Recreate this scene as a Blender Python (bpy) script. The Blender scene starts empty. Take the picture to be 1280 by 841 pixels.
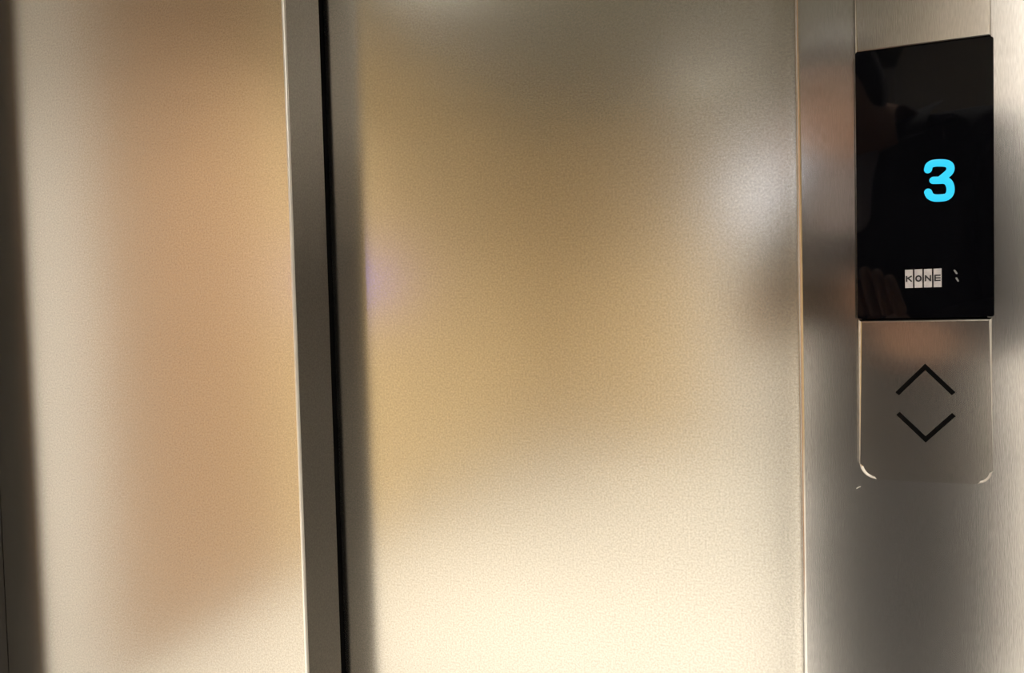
import bpy, bmesh, math, random
from mathutils import Vector, Matrix

random.seed(7)
S = bpy.context.scene
C = S.collection

# ------------------------------------------------------------------ camera
F_PX, CX, CY = 970.0, 640.0, 420.5
YAW, PITCH, ROLL = math.radians(20.238), math.radians(-2.064), math.radians(-1.476)
CAM = Vector((0.0, -0.65, 1.15))            # wall face is the plane y = 0, room on the -y side


def cam_axes():
    f = Vector((-math.sin(YAW) * math.cos(PITCH), math.cos(YAW) * math.cos(PITCH), math.sin(PITCH)))
    r = Vector((math.cos(YAW), math.sin(YAW), 0))
    u = r.cross(f)
    return (math.cos(ROLL) * r + math.sin(ROLL) * u, -math.sin(ROLL) * r + math.cos(ROLL) * u, f)


R_, U_, W_ = cam_axes()
cd = bpy.data.cameras.new('camera')
cd.sensor_fit = 'HORIZONTAL'
cd.sensor_width = 36.0
cd.lens = F_PX / 1280.0 * 36.0
cd.clip_start = 0.01
cam = bpy.data.objects.new('camera', cd)
C.objects.link(cam)
M4 = Matrix((R_, U_, -W_)).transposed().to_4x4()
M4.translation = CAM
cam.matrix_world = M4
S.camera = cam


def at(px, py, y):
    """point of the plane Y = y that the photo shows at a pixel"""
    d = W_ + (px - CX) / F_PX * R_ - (py - CY) / F_PX * U_
    return CAM + d * ((y - CAM.y) / d.y)


# ------------------------------------------------------------------ world, exposure
w = bpy.data.worlds.new('world')
S.world = w
w.use_nodes = True
w.node_tree.nodes['Background'].inputs[0].default_value = (0.9, 0.92, 1.0, 1)
w.node_tree.nodes['Background'].inputs[1].default_value = 0.05
S.view_settings.view_transform = 'Standard'
S.view_settings.look = 'None'
S.view_settings.gamma = 1.0
S.view_settings.use_curve_mapping = False
S.view_settings.exposure = 0.12
LAMP = 34.0           # watts of one ceiling downlight
LAMP_COL = (1.0, 0.95, 0.86)


# ------------------------------------------------------------------ materials
def new_mat(name, col=(0.5, 0.5, 0.5), rough=0.5, metal=0.0):
    m = bpy.data.materials.new(name)
    m.use_nodes = True
    b = m.node_tree.nodes['Principled BSDF']
    b.inputs['Base Color'].default_value = (*col, 1)
    b.inputs['Roughness'].default_value = rough
    b.inputs['Metallic'].default_value = metal
    return m, m.node_tree, b


def N(nt, t, **kw):
    n = nt.nodes.new(t)
    for k, v in kw.items():
        setattr(n, k, v)
    return n


def math_node(nt, op, a, b=None):
    n = N(nt, 'ShaderNodeMath', operation=op)
    for i, v in enumerate((a, b)):
        if v is None:
            continue
        if isinstance(v, (int, float)):
            n.inputs[i].default_value = v
        else:
            nt.links.new(v, n.inputs[i])
    return n.outputs[0]


def noise(nt, vec, scale, detail=2.0):
    n = N(nt, 'ShaderNodeTexNoise')
    n.inputs['Scale'].default_value = scale
    n.inputs['Detail'].default_value = detail
    nt.links.new(vec, n.inputs['Vector'])
    return n.outputs['Fac']


def mapping(nt, scale):
    tc = N(nt, 'ShaderNodeTexCoord')
    mp = N(nt, 'ShaderNodeMapping')
    mp.inputs['Scale'].default_value = scale
    nt.links.new(tc.outputs['Object'], mp.inputs['Vector'])
    return mp.outputs['Vector']


def ramp(nt, fac, stops):
    r = N(nt, 'ShaderNodeValToRGB')
    el = r.color_ramp.elements
    while len(el) < len(stops):
        el.new(0.5)
    for e, (p, c) in zip(el, stops):
        e.position = p
        e.color = (*c, 1)
    nt.links.new(fac, r.inputs['Fac'])
    return r.outputs['Color']


def linen_steel(name, col, rough):
    """stainless sheet rolled with a fine woven-looking pattern"""
    m, nt, b = new_mat(name, col, rough, 1.0)
    v = mapping(nt, (1, 1, 1))
    sep = N(nt, 'ShaderNodeSeparateXYZ')
    nt.links.new(v, sep.inputs[0])
    k = 2 * math.pi / 0.0028
    p = math_node(nt, 'MULTIPLY', math_node(nt, 'ADD', sep.outputs[0], sep.outputs[2]), k)
    q = math_node(nt, 'MULTIPLY', math_node(nt, 'SUBTRACT', sep.outputs[0], sep.outputs[2]), k)
    weave = math_node(nt, 'MULTIPLY', math_node(nt, 'SINE', p), math_node(nt, 'SINE', q))
    grain = noise(nt, v, 500.0, 4.0)
    h = math_node(nt, 'ADD', math_node(nt, 'MULTIPLY', weave, 0.12), grain)
    bp = N(nt, 'ShaderNodeBump')
    bp.inputs['Strength'].default_value = 0.035
    bp.inputs['Distance'].default_value = 0.0005
    nt.links.new(h, bp.inputs['Height'])
    nt.links.new(bp.outputs['Normal'], b.inputs['Normal'])
    tone = math_node(nt, 'ADD', grain, math_node(nt, 'MULTIPLY', weave, 0.05))
    nt.links.new(ramp(nt, tone, [(0.30, tuple(c * 0.83 for c in col)), (0.70, tuple(min(1, c * 1.17) for c in col))]), b.inputs['Base Color'])
    return m


def brushed_steel(name, col, rough, aniso, bump=0.06):
    """stainless brushed with a vertical grain: reflections smear sideways"""
    m, nt, b = new_mat(name, col, rough, 1.0)
    v = mapping(nt, (1, 1, 0.10))
    g = noise(nt, v, 1400.0, 2.0)
    g2 = noise(nt, mapping(nt, (1, 1, 0.03)), 300.0, 2.0)
    h = math_node(nt, 'ADD', g, math_node(nt, 'MULTIPLY', g2, 0.6))
    nt.links.new(ramp(nt, g, [(0.30, tuple(c * 0.88 for c in col)), (0.70, tuple(min(1, c * 1.10) for c in col))]), b.inputs['Base Color'])
    bp = N(nt, 'ShaderNodeBump')
    bp.inputs['Strength'].default_value = bump
    bp.inputs['Distance'].default_value = 0.0004
    nt.links.new(h, bp.inputs['Height'])
    nt.links.new(bp.outputs['Normal'], b.inputs['Normal'])
    b.inputs['Anisotropic'].default_value = aniso
    t = N(nt, 'ShaderNodeCombineXYZ')
    t.inputs[0].default_value = 1.0
    nt.links.new(t.outputs[0], b.inputs['Tangent'])
    return m


def wood(name, c0, c1):
    m, nt, b = new_mat(name, c0, 0.45)
    v = mapping(nt, (6, 6, 0.7))
    n = noise(nt, v, 3.0, 6.0)
    nt.links.new(ramp(nt, n, [(0.3, c0), (0.7, c1)]), b.inputs['Base Color'])
    return m


def mottled(name, c0, c1, scale, rough):
    m, nt, b = new_mat(name, c0, rough)
    n = noise(nt, mapping(nt, (1, 1, 1)), scale, 4.0)
    nt.links.new(ramp(nt, n, [(0.35, c0), (0.65, c1)]), b.inputs['Base Color'])
    return m


def folded_cloth(name, c0, c1):
    m = mottled(name, c0, c1, 30.0, 0.85)
    nt = m.node_tree
    n = noise(nt, mapping(nt, (1.0, 1.0, 0.55)), 11.0, 1.5)
    bp = N(nt, 'ShaderNodeBump')
    bp.inputs['Strength'].default_value = 0.9
    bp.inputs['Distance'].default_value = 0.05
    nt.links.new(n, bp.inputs['Height'])
    nt.links.new(bp.outputs['Normal'], nt.nodes['Principled BSDF'].inputs['Normal'])
    return m


def glow(name, col, strength):
    m, nt, b = new_mat(name, (0, 0, 0), 0.4)
    b.inputs['Emission Color'].default_value = (*col, 1)
    b.inputs['Emission Strength'].default_value = strength
    return m


MAT = {
    'door': linen_steel('linen_steel', (0.72, 0.69, 0.64), 0.21),
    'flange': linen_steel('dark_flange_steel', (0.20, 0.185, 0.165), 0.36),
    'hem': new_mat('bare_cut_steel', (0.97, 0.94, 0.90), 0.30, 1.0)[0],
    'reveal_shade': new_mat('reveal_shade_dark', (0.022, 0.018, 0.015), 0.55)[0],
    'blue': glow('blue_display_light', (0.10, 0.12, 1.0), 22.0),
    'frame': brushed_steel('brushed_frame_steel', (0.78, 0.76, 0.75), 0.15, 0.5, 0.02),
    'plate': brushed_steel('brushed_plate_steel', (0.72, 0.68, 0.64), 0.15, 0.5, 0.02),
    'glass': new_mat('black_display_glass', (0.002, 0.002, 0.003), 0.03)[0],
    'gap_shade': new_mat('gap_shade_black', (0.004, 0.004, 0.004), 0.9)[0],
    'ink': new_mat('black_groove', (0.004, 0.004, 0.004), 0.7)[0],
    'digit': glow('cyan_display_light', (0.02, 0.62, 1.0), 1.0),
    'tile': mottled('printed_pale_square', (0.50, 0.47, 0.51), (0.60, 0.57, 0.58), 400.0, 0.5),
    'letter': new_mat('printed_dark_letter', (0.02, 0.02, 0.025), 0.5)[0],
    'mark': new_mat('small_grey_mark', (0.24, 0.24, 0.25), 0.5)[0],
    'wood': wood('orange_brown_veneer', (0.36, 0.220, 0.125), (0.43, 0.275, 0.165)),
    'gold': wood('honey_veneer', (0.66, 0.50, 0.27), (0.73, 0.57, 0.33)),
    'paint': mottled('white_paint', (0.80, 0.79, 0.77), (0.83, 0.82, 0.80), 6.0, 0.7),
    'ceiling': mottled('grey_ceiling_paint', (0.12, 0.12, 0.10), (0.14, 0.14, 0.12), 4.0, 0.9),
    'floor': mottled('cream_stone', (0.54, 0.525, 0.485), (0.60, 0.585, 0.545), 3.0, 0.35),
    'lamp': glow('lamp_diffuser', LAMP_COL, 3.0),
    'sconce': glow('sconce_diffuser', (0.86, 0.90, 1.0), 5.0),
    'white_metal': new_mat('white_metal', (0.8, 0.8, 0.8), 0.4)[0],
    'skin': new_mat('skin', (0.58, 0.33, 0.22), 0.5)[0],
    'jacket': folded_cloth('charcoal_cloth', (0.050, 0.052, 0.060), (0.065, 0.066, 0.076)),
    'shirt': mottled('pale_lilac_cloth', (0.55, 0.50, 0.54), (0.62, 0.57, 0.6), 40.0, 0.85),
    'trousers': mottled('dark_denim', (0.03, 0.03, 0.035), (0.05, 0.05, 0.055), 50.0, 0.9),
    'hair': mottled('dark_hair', (0.015, 0.012, 0.010), (0.03, 0.025, 0.02), 80.0, 0.6),
    'phone': new_mat('phone_black', (0.01, 0.01, 0.012), 0.3)[0],
    'mouth': new_mat('lip_skin', (0.38, 0.14, 0.11), 0.5)[0],
    'shoe': new_mat('shoe_leather', (0.02, 0.02, 0.02), 0.5)[0],
}

for k_ in ('ink', 'gap_shade', 'glass'):
    MAT[k_].node_tree.nodes['Principled BSDF'].inputs['Specular IOR Level'].default_value = 0.25 if k_ == 'glass' else 0.02


# ------------------------------------------------------------------ helpers
def obj(name, bm, mat, parent=None, smooth=False):
    bmesh.ops.recalc_face_normals(bm, faces=bm.faces)
    me = bpy.data.meshes.new(name)
    bm.to_mesh(me)
    bm.free()
    me.materials.append(MAT[mat])
    for p in me.polygons:
        p.use_smooth = smooth
    o = bpy.data.objects.new(name, me)
    C.objects.link(o)
    if parent:
        o.parent = parent
        o.matrix_parent_inverse = Matrix.Translation(-parent.location)
    return o


def empty(name, loc):
    o = bpy.data.objects.new(name, None)
    o.empty_display_size = 0.05
    o.location = loc
    C.objects.link(o)
    return o


def tag(o, label=None, cat=None, group=None, kind=None):
    for k, v in (('label', label), ('category', cat), ('group', group), ('kind', kind)):
        if v:
            o[k] = v
    return o


def box_bm(x0, x1, y0, y1, z0, z1, bev=0.0, seg=2):
    bm = bmesh.new()
    bmesh.ops.create_cube(bm, size=1.0)
    for v in bm.verts:
        v.co = Vector((x0 if v.co.x < 0 else x1, y0 if v.co.y < 0 else y1, z0 if v.co.z < 0 else z1))
    if bev:
        bmesh.ops.bevel(bm, geom=bm.edges[:], offset=bev, segments=seg, profile=0.5, affect='EDGES')
    return bm


def outline_bm(pts, y_front, y_back, bev=0.0, seg=3):
    """closed outline in the XZ plane given depth; front rim optionally rounded"""
    bm = bmesh.new()
    a = [bm.verts.new((x, y_front, z)) for x, z in pts]
    b = [bm.verts.new((x, y_back, z)) for x, z in pts]
    ff = bm.faces.new(a)
    bm.faces.new(b[::-1])
    n = len(pts)
    for i in range(n):
        bm.faces.new((a[i], b[i], b[(i + 1) % n], a[(i + 1) % n]))
    if bev:
        bmesh.ops.bevel(bm, geom=list(ff.edges), offset=bev, segments=seg, profile=0.5, affect='EDGES')
    return bm


def round_rect(x0, x1, z0, z1, r_bl=0, r_br=0, r_tr=0, r_tl=0, n=8):
    out = []
    for cx, cz, r, a0 in ((x0, z0, r_bl, 180), (x1, z0, r_br, 270), (x1, z1, r_tr, 0), (x0, z1, r_tl, 90)):
        if r <= 0:
            out.append((cx, cz))
            continue
        mx = cx + r if cx == x0 else cx - r
        mz = cz + r if cz == z0 else cz - r
        for i in range(n + 1):
            a = math.radians(a0 + 90 * i / n)
            out.append((mx + r * math.cos(a), mz + r * math.sin(a)))
    return out


def tube_bm(pts, rad, flat=1.0, sides=10):
    """round-ended tube along pts, flattened along Y by `flat`"""
    bm = bmesh.new()
    pts = [Vector(p) for p in pts]
    rings = []
    m = len(pts)

    def ring(c, d, r):
        nrm = Vector((0, 1, 0))
        sd = d.cross(nrm).normalized()
        return [bm.verts.new(c + r * (math.cos(t) * sd + flat * math.sin(t) * nrm))
                for t in (2 * math.pi * i / sides for i in range(sides))]
    for i, p in enumerate(pts):
        d = (pts[min(i + 1, m - 1)] - pts[max(i - 1, 0)]).normalized()
        if i == 0:
            for a in (80, 55, 25):
                a = math.radians(a)
                rings.append(ring(p - d * rad * math.sin(a), d, rad * math.cos(a)))
        rings.append(ring(p, d, rad))
        if i == m - 1:
            for a in (25, 55, 80):
                a = math.radians(a)
                rings.append(ring(p + d * rad * math.sin(a), d, rad * math.cos(a)))
    for a, b in zip(rings, rings[1:]):
        for i in range(sides):
            bm.faces.new((a[i], a[(i + 1) % sides], b[(i + 1) % sides], b[i]))
    bm.faces.new(rings[0])
    bm.faces.new(rings[-1][::-1])
    return bm


def smooth_path(pts, n=6):
    """Catmull-Rom through 3D points"""
    P = [Vector(p) for p in pts]
    P = [P[0] * 2 - P[1]] + P + [P[-1] * 2 - P[-2]]
    out = []
    for i in range(1, len(P) - 2):
        a, b, c, d = P[i - 1:i + 3]
        for k in range(n):
            t = k / n
            out.append(0.5 * (2 * b + (c - a) * t + (2 * a - 5 * b + 4 * c - d) * t * t + (3 * b - a - 3 * c + d) * t ** 3))
    out.append(P[-2])
    return out


# ------------------------------------------------------------------ the lobby (setting)
XL, XR, YB, ZC = -2.05, 0.64, -5.30, 2.72
JAMB_L, JAMB_R, HEAD = -0.981, 0.0005, 2.12     # clear opening of the lift entrance


def struct(name, bm, mat, label, cat, parent=None, smooth=False):
    return tag(obj(name, bm, mat, parent, smooth), label, cat, kind='structure')


struct('floor', box_bm(XL - .1, XR + .1, YB - .1, 0.30, -0.1, 0.0), 'floor',
       'cream stone floor of the lift lobby', 'floor')
struct('ceiling', box_bm(XL - .1, XR + .1, YB - .1, 0.30, ZC, ZC + 0.1), 'ceiling',
       'plain grey painted ceiling of the lift lobby', 'ceiling')
struct('wall_right', box_bm(XR, XR + 0.1, YB, 0.0, 0, ZC), 'paint', 'white painted side wall of the lobby', 'wall')
wl = struct('wall_left', box_bm(XL - 0.1, XL, YB, 0.0, 0, ZC), 'paint',
            'white painted side wall carrying orange brown veneer panels', 'wall')
y, vk = -1.06, 'wood'
while y > YB + 0.3:                                   # veneer panels fixed to the side wall
    y1 = max(y - 0.86, YB + 0.02)
    obj('veneer_panel', box_bm(XL + 0.001, XL + 0.021, y1 + 0.006, y, 0.02, ZC - 0.02, 0.002, 1), vk, wl)
    y, vk = y1, ('wood' if y1 > -1.5 else 'gold')
wb = struct('wall_back', box_bm(XL - .1, XR + .1, YB - 0.1, YB, 0, ZC), 'paint',
            'white painted wall with honey veneer panels facing the lift', 'wall')
for i in range(3):
    x0 = XL + 0.03 + i * 0.45
    obj('veneer_panel', box_bm(x0, x0 + 0.444, YB + 0.001, YB + 0.021, 0.02, ZC - 0.02, 0.002, 1), 'gold', wb)
FT = 0.16                                             # thickness of the front wall
wf = empty('wall_front', (0, 0, 0))
tag(wf, 'white painted wall around the steel lift entrance', 'wall', kind='structure')
obj('wall_section', box_bm(XL, JAMB_L - 0.13, 0.006, FT, 0, ZC), 'paint', wf)
obj('wall_section', box_bm(JAMB_R + 0.26, XR, 0.006, FT, 0, ZC), 'paint', wf)
obj('wall_section', box_bm(JAMB_L - 0.13, JAMB_R + 0.26, 0.006, FT, HEAD + 0.13, ZC), 'paint', wf)

# steel entrance frame: two jambs and a head
BEV = 0.0035
D1, D1B, D2 = 0.060, 0.1255, 0.1360                    # front / back of the near leaf, front of the far leaf


def jamb(name, x0, x1, label):
    bm = box_bm(x0, x1, 0.0, 0.118, 0.0, HEAD)
    ed = [e for e in bm.edges if abs(e.verts[0].co.z - e.verts[1].co.z) > 1 and e.verts[0].co.y < 0.01]
    bmesh.ops.bevel(bm, geom=ed, offset=BEV, segments=5, profile=0.5, affect='EDGES')
    o = struct(name, bm, 'frame', label, 'door frame')
    return o


trim_r = jamb('trim_1', JAMB_R, JAMB_R + 0.26, 'vertically brushed steel door jamb carrying the lift call panel')
trim_l = jamb('trim_2', JAMB_L - 0.13, JAMB_L, 'vertically brushed steel door jamb beside the wood panelled wall')
obj('reveal_shade_strip', box_bm(JAMB_L + 0.0002, JAMB_L + 0.002, BEV, D1 - 0.0006, 0.0, HEAD), 'reveal_shade', trim_l)  # added near-black strip, darkens the jamb's reflection in the near leaf
struct('trim_3', box_bm(JAMB_L - 0.13, JAMB_R + 0.26, 0.0, 0.118, HEAD, HEAD + 0.13, 0.003, 2), 'frame',
       'brushed steel head piece over the lift doors', 'door frame')
# tiny bright nick in the steel below the call panel corner
p = at(1073, 609, -0.0002)
obj('scratch', tube_bm([p + Vector((-0.0012, 0, -0.0010)), p, p + Vector((0.0014, 0, 0.0006))], 0.00032, 0.5, 6), 'hem', trim_r)

# ------------------------------------------------------------------ lift doors
E1 = -0.5124                                          # closing edge of the near leaf
d1 = tag(empty('door_1', (JAMB_L, D1, 0)), 'near sliding lift door leaf of linen patterned steel with exposed edge', 'lift door', kind='structure')
obj('front_skin', box_bm(JAMB_L - 0.06, E1 - 0.0030, D1, D1 + 0.0022, 0.012, HEAD + 0.03), 'door', d1)
bm = box_bm(E1 - 0.0030, E1, D1, D1 + 0.0030, 0.012, HEAD + 0.03)
ed = [e for e in bm.edges if abs(e.verts[0].co.z - e.verts[1].co.z) > 1 and e.verts[0].co.y < D1 + .001 and e.verts[0].co.x > E1 - .001]
bmesh.ops.bevel(bm, geom=ed, offset=0.0028, segments=6, profile=0.5, affect='EDGES')
tag(obj('hem', bm, 'hem', d1), 'bright folded steel edge')
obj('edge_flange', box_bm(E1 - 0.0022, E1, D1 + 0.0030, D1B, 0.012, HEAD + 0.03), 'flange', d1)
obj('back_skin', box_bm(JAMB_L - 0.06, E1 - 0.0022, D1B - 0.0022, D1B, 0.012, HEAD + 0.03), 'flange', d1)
obj('gap_shade_strip', box_bm(E1 - 0.022, E1 - 0.001, D1B, D2 - 0.0012, 0.012, HEAD + 0.03), 'gap_shade', d1)  # black strip added as the shade in the gap between the leaves
d2 = tag(empty('door_2', (E1, D2, 0)), 'recessed sliding lift door leaf of linen patterned steel closing against the jamb', 'lift door', kind='structure')
obj('front_skin', box_bm(E1 - 0.05, JAMB_R + 0.03, D2, D2 + 0.0022, 0.012, HEAD + 0.03), 'door', d2)
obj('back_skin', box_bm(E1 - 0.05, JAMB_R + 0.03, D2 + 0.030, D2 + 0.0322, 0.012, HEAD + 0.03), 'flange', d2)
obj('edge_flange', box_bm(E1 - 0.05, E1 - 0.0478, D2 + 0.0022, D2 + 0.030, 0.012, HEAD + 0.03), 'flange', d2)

# ------------------------------------------------------------------ call panel
PF = -0.0100                                          # front plane of the panel


def pxz(px, py, y=PF):
    q = at(px, py, y)
    return q.x, q.z


x0, z_mid = pxz(1073, 399)
x1 = pxz(1242, 398)[0]
z_top = pxz(1157, 56)[1]
z_bot = pxz(1157, 602)[1]
cp = tag(empty('call_panel', ((x0 + x1) / 2, 0, z_bot)),
         'tall steel lift call panel with black display showing blue 3 above arrow buttons', 'call panel')
obj('backing_box', box_bm(x0 + 0.003, x1 - 0.003, -0.0055, -0.0002, z_bot + 0.003, z_top + 0.085), 'ink', cp)
tp = obj('top_plate', outline_bm(round_rect(x0 - 0.0002, x1 - 0.0006, z_top + 0.0004, z_top + 0.09, 0, 0, .011, .011), PF, -0.0045, 0.0015), 'plate', cp)
tag(tp, 'plain brushed steel upper plate')
dp = obj('display', outline_bm(round_rect(x0 - 0.0006, x1 + 0.0004, z_mid + 0.0003, z_top, .001, .0015, .0015, .0005), PF - 0.0006, -0.0045, 0.0003, 1), 'glass', cp)
tag(dp, 'glossy black glass floor display')
bp_ = obj('button_plate', outline_bm(round_rect(x0 + 0.0002, x1 - 0.0006, z_bot, z_mid - 0.0004, .0115, .0100), PF, -0.0045, 0.0022, 4), 'plate', cp)
tag(bp_, 'brushed steel button plate with rounded lower corners')
YD = PF - 0.0006


# the digit 3, a rounded stroke of even width
def crop_pt(u, v, ox=1140.0, oy=190.0, k=12.014, y=YD - 0.0001):
    return at(ox + u / k, oy + v / k, y)


hi = [(240, 265), (262, 200), (335, 168), (480, 165), (555, 190), (578, 245), (560, 300), (500, 355), (440, 405)]
lo = [(320, 425), (400, 424), (490, 424), (550, 460), (578, 540), (568, 620), (520, 672), (440, 688), (335, 688), (268, 655), (242, 602)]
bm = tube_bm(smooth_path([crop_pt(*q) for q in hi], 5), 0.00262, 0.08, 10)
bm2 = tube_bm(smooth_path([crop_pt(*q) for q in lo], 5), 0.00262, 0.08, 10)
me2 = bpy.data.meshes.new('tmp')
bm2.to_mesh(me2)
bm2.free()
bm.from_mesh(me2)
bpy.data.meshes.remove(me2)
dg = obj('floor_digit', bm, 'digit', dp)
tag(dg, 'glowing cyan blue digit 3')

# maker's mark: four pale squares, one dark letter on each
lx0, lz1 = pxz(1130.3, 337.2, YD)
lx1, lz0 = pxz(1178.0, 358.6, YD)
stepx = (lx1 - lx0) / 4.0


def letter_bm(ch, w_, h_, t):
    """capital letter as strokes in a w x h cell, origin at its centre"""
    bm = bmesh.new()

    def bar(a, b):
        a, b = Vector((a[0], 0, a[1])), Vector((b[0], 0, b[1]))
        d = (b - a).normalized()
        n = Vector((-d.z, 0, d.x)) * t / 2
        a, b = a - d * t * 0.3, b + d * t * 0.3
        q = [a + n, b + n, b - n, a - n]
        f = [bm.verts.new(v + Vector((0, -0.00006, 0))) for v in q]
        g = [bm.verts.new(v) for v in q]
        bm.faces.new(f)
        for i in range(4):
            bm.faces.new((f[i], f[(i + 1) % 4], g[(i + 1) % 4], g[i]))
    W, H = w_ / 2, h_ / 2
    if ch == 'K':
        bar((-W, -H), (-W, H)); bar((-W, 0), (W, H)); bar((-W * .4, .2 * H), (W, -H))
    elif ch == 'N':
        bar((-W, -H), (-W, H)); bar((W, -H), (W, H)); bar((-W, H), (W, -H))
    elif ch == 'E':
        bar((-W, -H), (-W, H))
        for zz in (-H, 0, H):
            bar((-W, zz), (W, zz))
    elif ch == 'O':
        pts = [(W * math.cos(a), H * math.sin(a)) for a in (2 * math.pi * i / 14 for i in range(14))]
        for i in range(14):
            bar(pts[i], pts[(i + 1) % 14])
    return bm


for i, ch in enumerate('KONE'):
    a, b = lx0 + i * stepx + 0.0005, lx0 + (i + 1) * stepx - 0.0005
    obj('logo_tile', box_bm(a, b, YD - 0.00012, YD + 0.0002, lz0, lz1), 'tile', dp)
    bm = letter_bm(ch, (b - a) * 0.62, (lz1 - lz0) * 0.28, 0.00105)
    bmesh.ops.translate(bm, verts=bm.verts[:], vec=Vector(((a + b) / 2, YD - 0.00013, (lz0 + lz1) / 2)))
    obj('logo_letter', bm, 'letter', dp)
for (ua, va), (ub, vb) in (((1193.2, 338.0), (1195.8, 341.5)), ((1195.6, 347.6), (1197.6, 351.0))):
    obj('small_mark', tube_bm([at(ua, va, YD - 0.0001), at(ub, vb, YD - 0.0001)], 0.0006, 0.08, 8), 'mark', dp)  # two short grey strokes on the display glass

# direction arrows: dark chevrons cut into the button plate
for nm, tri in (('up_arrow', ((1121.5, 492.0), (1156.5, 458.5), (1192.0, 492.0))),
                ('down_arrow', ((1122.5, 516.5), (1157.0, 549.0), (1192.5, 518.0)))):
    a, t, b = [Vector((q[0], 0, q[1])) for q in (pxz(*r) for r in tri)]
    h = 0.00165
    up = 1 if nm == 'up_arrow' else -1
    da, db = (a - t).normalized(), (b - t).normalized()
    na = Vector((da.z, 0, -da.x)); na = na if na.z * up > 0 else -na
    nb = Vector((db.z, 0, -db.x)); nb = nb if nb.z * up > 0 else -nb
    mid = (na + nb).normalized()
    mid = mid * (h / mid.dot(na))
    pts = [a + na * h, t + mid, b + nb * h, b - nb * h, t - mid, a - na * h]
    o = obj(nm, outline_bm([(q.x, q.z) for q in pts], PF - 0.00015, PF + 0.001), 'ink', bp_)
    tag(o, 'black %s pointing chevron' % nm.split('_')[0])

# ------------------------------------------------------------------ lobby lamps
def disc_bm(r0, r1, z0, z1, cx, cy, n=32):
    """ring (r0 > 0) or solid disc between z0 and z1"""
    bm = bmesh.new()
    if r0 <= 0:
        bmesh.ops.create_cone(bm, cap_ends=True, segments=n, radius1=r1, radius2=r1, depth=z1 - z0)
        bmesh.ops.translate(bm, verts=bm.verts[:], vec=(cx, cy, (z0 + z1) / 2))
        return bm
    prof = [(r0, z0), (r1, z0), (r1, z1), (r0, z1)]
    rings = [[bm.verts.new((cx + r * math.cos(a), cy + r * math.sin(a), z)) for r, z in prof]
             for a in (2 * math.pi * i / n for i in range(n))]
    for i in range(n):
        for k in range(4):
            bm.faces.new((rings[i][k], rings[i][(k + 1) % 4], rings[(i + 1) % n][(k + 1) % 4], rings[(i + 1) % n][k]))
    return bm


LAMPS = ((-1.05, -1.35, 'beside the wood panelled wall and near the lift'), (0.25, -1.60, 'beside the white side wall'),
         (-1.40, -1.90, 'beside the wood panelled wall and far from the lift'), (-0.55, -4.15, 'beside the honey veneer wall'))
TUBE = 0.14
for lx, ly, where in LAMPS:
    lt = tag(empty('ceiling_light', (lx, ly, ZC)), 'white cylinder downlight ' + where, 'ceiling light', 'lobby downlights')
    obj('shade', disc_bm(0.097, 0.102, ZC - TUBE, ZC - 0.0005, lx, ly), 'white_metal', lt, True)
    obj('diffuser', disc_bm(0, 0.096, ZC - 0.030, ZC - 0.012, lx, ly), 'lamp', lt)
    ld = bpy.data.lights.new('downlight', 'AREA')
    ld.shape = 'DISK'
    ld.size = 0.18
    ld.energy = LAMP * (1.5 if lx > 0 else 1.75 if ly < -4 else 1.0)
    ld.color = LAMP_COL
    ld.spread = math.radians(130)
    lo_ = bpy.data.objects.new('light_source', ld)
    C.objects.link(lo_)
    lo_.parent = lt
    lo_.location = (0, 0, -0.034)

fi = tag(empty('floor_indicator', (XL + 0.022, -2.42, 1.30)), 'small black floor indicator with a blue light on the veneer wall', 'indicator')
obj('case', box_bm(XL + 0.0215, XL + 0.036, -2.50, -2.34, 1.22, 1.38, 0.003, 2), 'glass', fi)
obj('light_bar', box_bm(XL + 0.036, XL + 0.037, -2.46, -2.38, 1.27, 1.33), 'blue', fi)
sc = tag(empty('wall_lamp', (-0.2, YB, 1.95)), 'small box shaped white wall lamp on the white wall', 'wall lamp')
obj('back_plate', box_bm(-0.36, -0.04, YB + 0.0005, YB + 0.012, 1.80, 2.10, 0.003, 1), 'white_metal', sc)
obj('diffuser', box_bm(-0.34, -0.06, YB + 0.012, YB + 0.07, 1.82, 2.08, 0.015, 3), 'sconce', sc)

# ------------------------------------------------------------------ the person taking the picture (seen in the steel and the glass)
PT = empty('person', (0.175, -0.97, 0.0))
PT.scale = (1.05, 1.05, 1.05)
PT.rotation_euler = (0, 0, math.radians(30))
PM = Matrix.Translation(PT.location) @ Matrix.Rotation(math.radians(30), 4, 'Z') @ Matrix.Scale(1.05, 4)
PALM = {-1: PM.inverted() @ Vector((-0.072, -0.690, 1.112)), 1: PM.inverted() @ Vector((0.122, -0.625, 1.112))}
tag(PT, 'person in a dark jacket and dark trousers holding up a phone', 'person')


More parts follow.
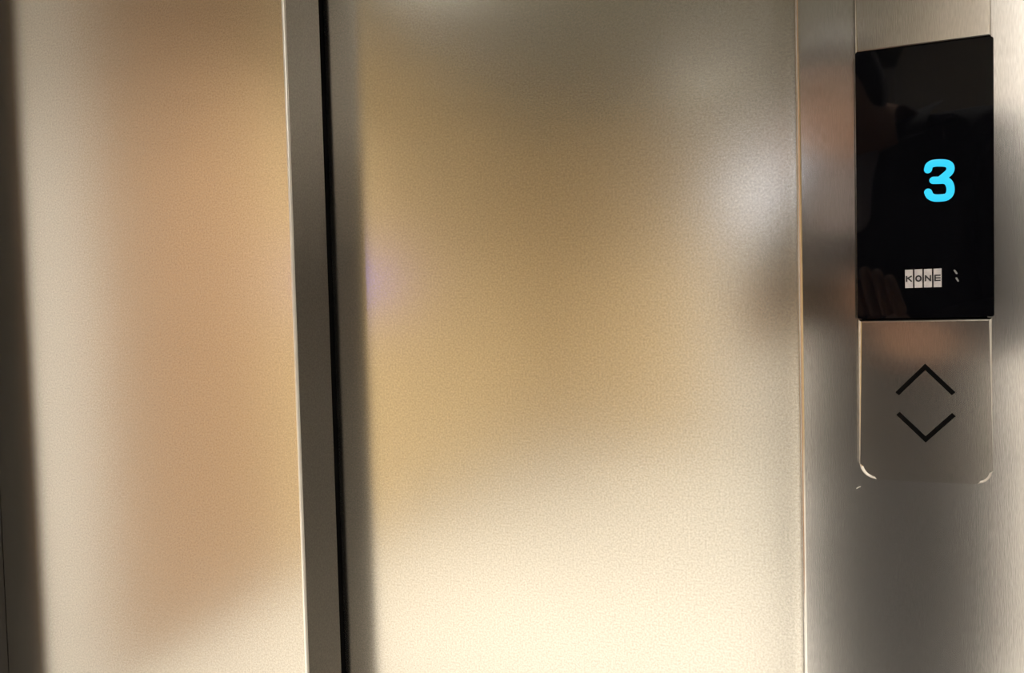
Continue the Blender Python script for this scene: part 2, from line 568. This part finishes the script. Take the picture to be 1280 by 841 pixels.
def skin_obj(name, chains, mat, parent, sub=2):
    """chains: lists of ((x, y, z), radius); a chain that starts on a known point joins there"""
    verts, rad, edges, key = [], [], [], {}
    for ch in chains:
        prev = None
        for p_, r in ch:
            k = tuple(round(c, 4) for c in p_)
            if k not in key:
                key[k] = len(verts)
                verts.append(p_)
                rad.append(r)
            i = key[k]
            if prev is not None and prev != i:
                edges.append((prev, i))
            prev = i
    me = bpy.data.meshes.new(name)
    me.from_pydata(verts, edges, [])
    me.materials.append(MAT[mat])
    o = bpy.data.objects.new(name, me)
    C.objects.link(o)
    o.parent = parent
    sk = o.modifiers.new('skin', 'SKIN')
    sk.use_smooth_shade = True
    seen, adj = set(), {i: [] for i in range(len(verts))}
    for a_, b_ in edges:
        adj[a_].append(b_)
        adj[b_].append(a_)
    for i, d in enumerate(me.skin_vertices[0].data):
        r = rad[i]
        d.radius = r if isinstance(r, tuple) else (r, r)
        if i not in seen:
            d.use_root = True
            st = [i]
            while st:
                j = st.pop()
                if j not in seen:
                    seen.add(j)
                    st += adj[j]
    sb = o.modifiers.new('subdivision', 'SUBSURF')
    sb.levels = sub
    sb.render_levels = sub
    return o


pel, spi, che, nkb, nk = (0, 0, .90), (0, 0, 1.08), (0, -.01, 1.26), (0, -.005, 1.36), (-.02, .06, 1.385)
body = [[(pel, (.15, .11)), (spi, (.125, .095)), (che, (.125, .085)), (nkb, (.05, .045)), (nk, (.05, .05)),
         ((-.04, .135, 1.385), (.062, .075)), ((-.060, .14, 1.435), (.072, .088)), ((-.075, .132, 1.490), (.062, .075))]]
arms, cuffs = [], []
for s_ in (-1, 1):
    sh = (s_ * .155, -.01, 1.345)
    el = (-.255, .05, 1.06) if s_ < 0 else (.215, .03, 1.05)
    pm = tuple(PALM[s_])
    wr = (pm[0] + .008 * s_, pm[1] - .055, pm[2] - .030)
    arms.append([(che, .13), (sh, .048), (el, .040), (wr, .029), (pm, (.036, .018))])
    cuffs.append((sh, el, wr))
    hip, kn, an = (s_ * .09, 0, .84), (s_ * .10, .02, .47), (s_ * .105, -.02, .085)
    body.append([(pel, .13), (hip, .085), (kn, .056), (an, .040), ((s_ * .115, .05, .045), .035), ((s_ * .12, .13, .030), .026)])
    for k in range(4):                              # four fingers curling up behind the phone, thumb from the side of the palm
        b0 = (pm[0] + s_ * (.026 - .017 * k), pm[1] + .012, pm[2] + .012)
        L = (.024, .028, .030, .027)[k]
        arms.append([(b0, .0095), ((b0[0] - s_ * .004, b0[1] + .010, b0[2] + L), .0088),
                     ((b0[0] - s_ * .012, b0[1] + .004, b0[2] + 1.8 * L), .0080), ((b0[0] - s_ * .020, b0[1] - .004, b0[2] + 2.3 * L), .0070)])
    t0 = (pm[0] - s_ * .022, pm[1] - .020, pm[2] + .004)
    arms.append([(t0, .0115), ((t0[0] - s_ * .022, t0[1] - .004, t0[2] + .024), .0098), ((t0[0] - s_ * .026, t0[1] + .004, t0[2] + .050), .0082)])
skin_obj('body', body + arms, 'skin', PT)
jk = [[((0, 0, .32), (.19, .15)), ((0, 0, .60), (.19, .15)), (pel, (.185, .145)), (spi, (.165, .130)), ((0, -.01, 1.24), (.180, .130)), ((0, -.008, 1.345), (.115, .085)), ((-.01, .015, 1.395), (.075, .07))]]
for s_, (sh, el, wr) in zip((-1, 1), cuffs):
    jk.append([((0, -.01, 1.24), .15), ((sh[0] * 1.05, sh[1], sh[2] - .01), .080), (el, .064), (tuple(el[i] + (wr[i] - el[i]) * .85 for i in range(3)), .048)])
skin_obj('jacket', jk, 'jacket', PT)
tr = [[((0, 0, .92), (.165, .125)), ((0, 0, .86), (.165, .125))]]
for s_ in (-1, 1):
    tr.append([((0, 0, .86), .14), ((s_ * .09, 0, .78), .102), ((s_ * .10, .02, .47), .076), ((s_ * .105, -.015, .11), .060)])
skin_obj('trousers', tr, 'trousers', PT)
for s_ in (-1, 1):
    skin_obj('shoe', [[((s_ * .105, -.05, .050), .046), ((s_ * .112, .05, .045), .046), ((s_ * .12, .15, .036), .036)]], 'shoe', PT)
skin_obj('shirt', [[((-.045, .112, 1.20), (.055, .02)), ((-.045, .105, 1.30), (.055, .02)), ((-.03, .060, 1.39), (.045, .02))]], 'shirt', PT)
skin_obj('hair', [[((-.04, .06, 1.36), (.062, .045)), ((-.055, .090, 1.435), (.085, .085)), ((-.07, .115, 1.510), (.080, .085)), ((-.07, .165, 1.520), (.055, .045))]], 'hair', PT)

# nose, eyes and mouth of the face
skin_obj('nose', [[((-.060, .208, 1.435), .008), ((-.059, .222, 1.415), .011), ((-.058, .226, 1.401), .012)]], 'skin', PT)
for dx in (-.090, -.030):
    bm = bmesh.new()
    bmesh.ops.create_uvsphere(bm, u_segments=12, v_segments=8, radius=.011)
    e_ = obj('eye', bm, 'hair', None, True)
    e_.parent = PT
    e_.location = (dx, .210, 1.441)
m_ = skin_obj('mouth', [[((-.075, .200, 1.374), .005), ((-.050, .210, 1.372), .007), ((-.028, .200, 1.374), .005)]], 'mouth', PT)

# phone held level, its lens at the viewpoint
bm = box_bm(-0.050, 0.100, -0.040, 0.032, 0.004, 0.012, 0.003, 3)
ph = obj('phone', bm, 'phone')
ph.matrix_world = M4.copy()
tag(ph, 'black phone held up sideways by the person', 'phone')
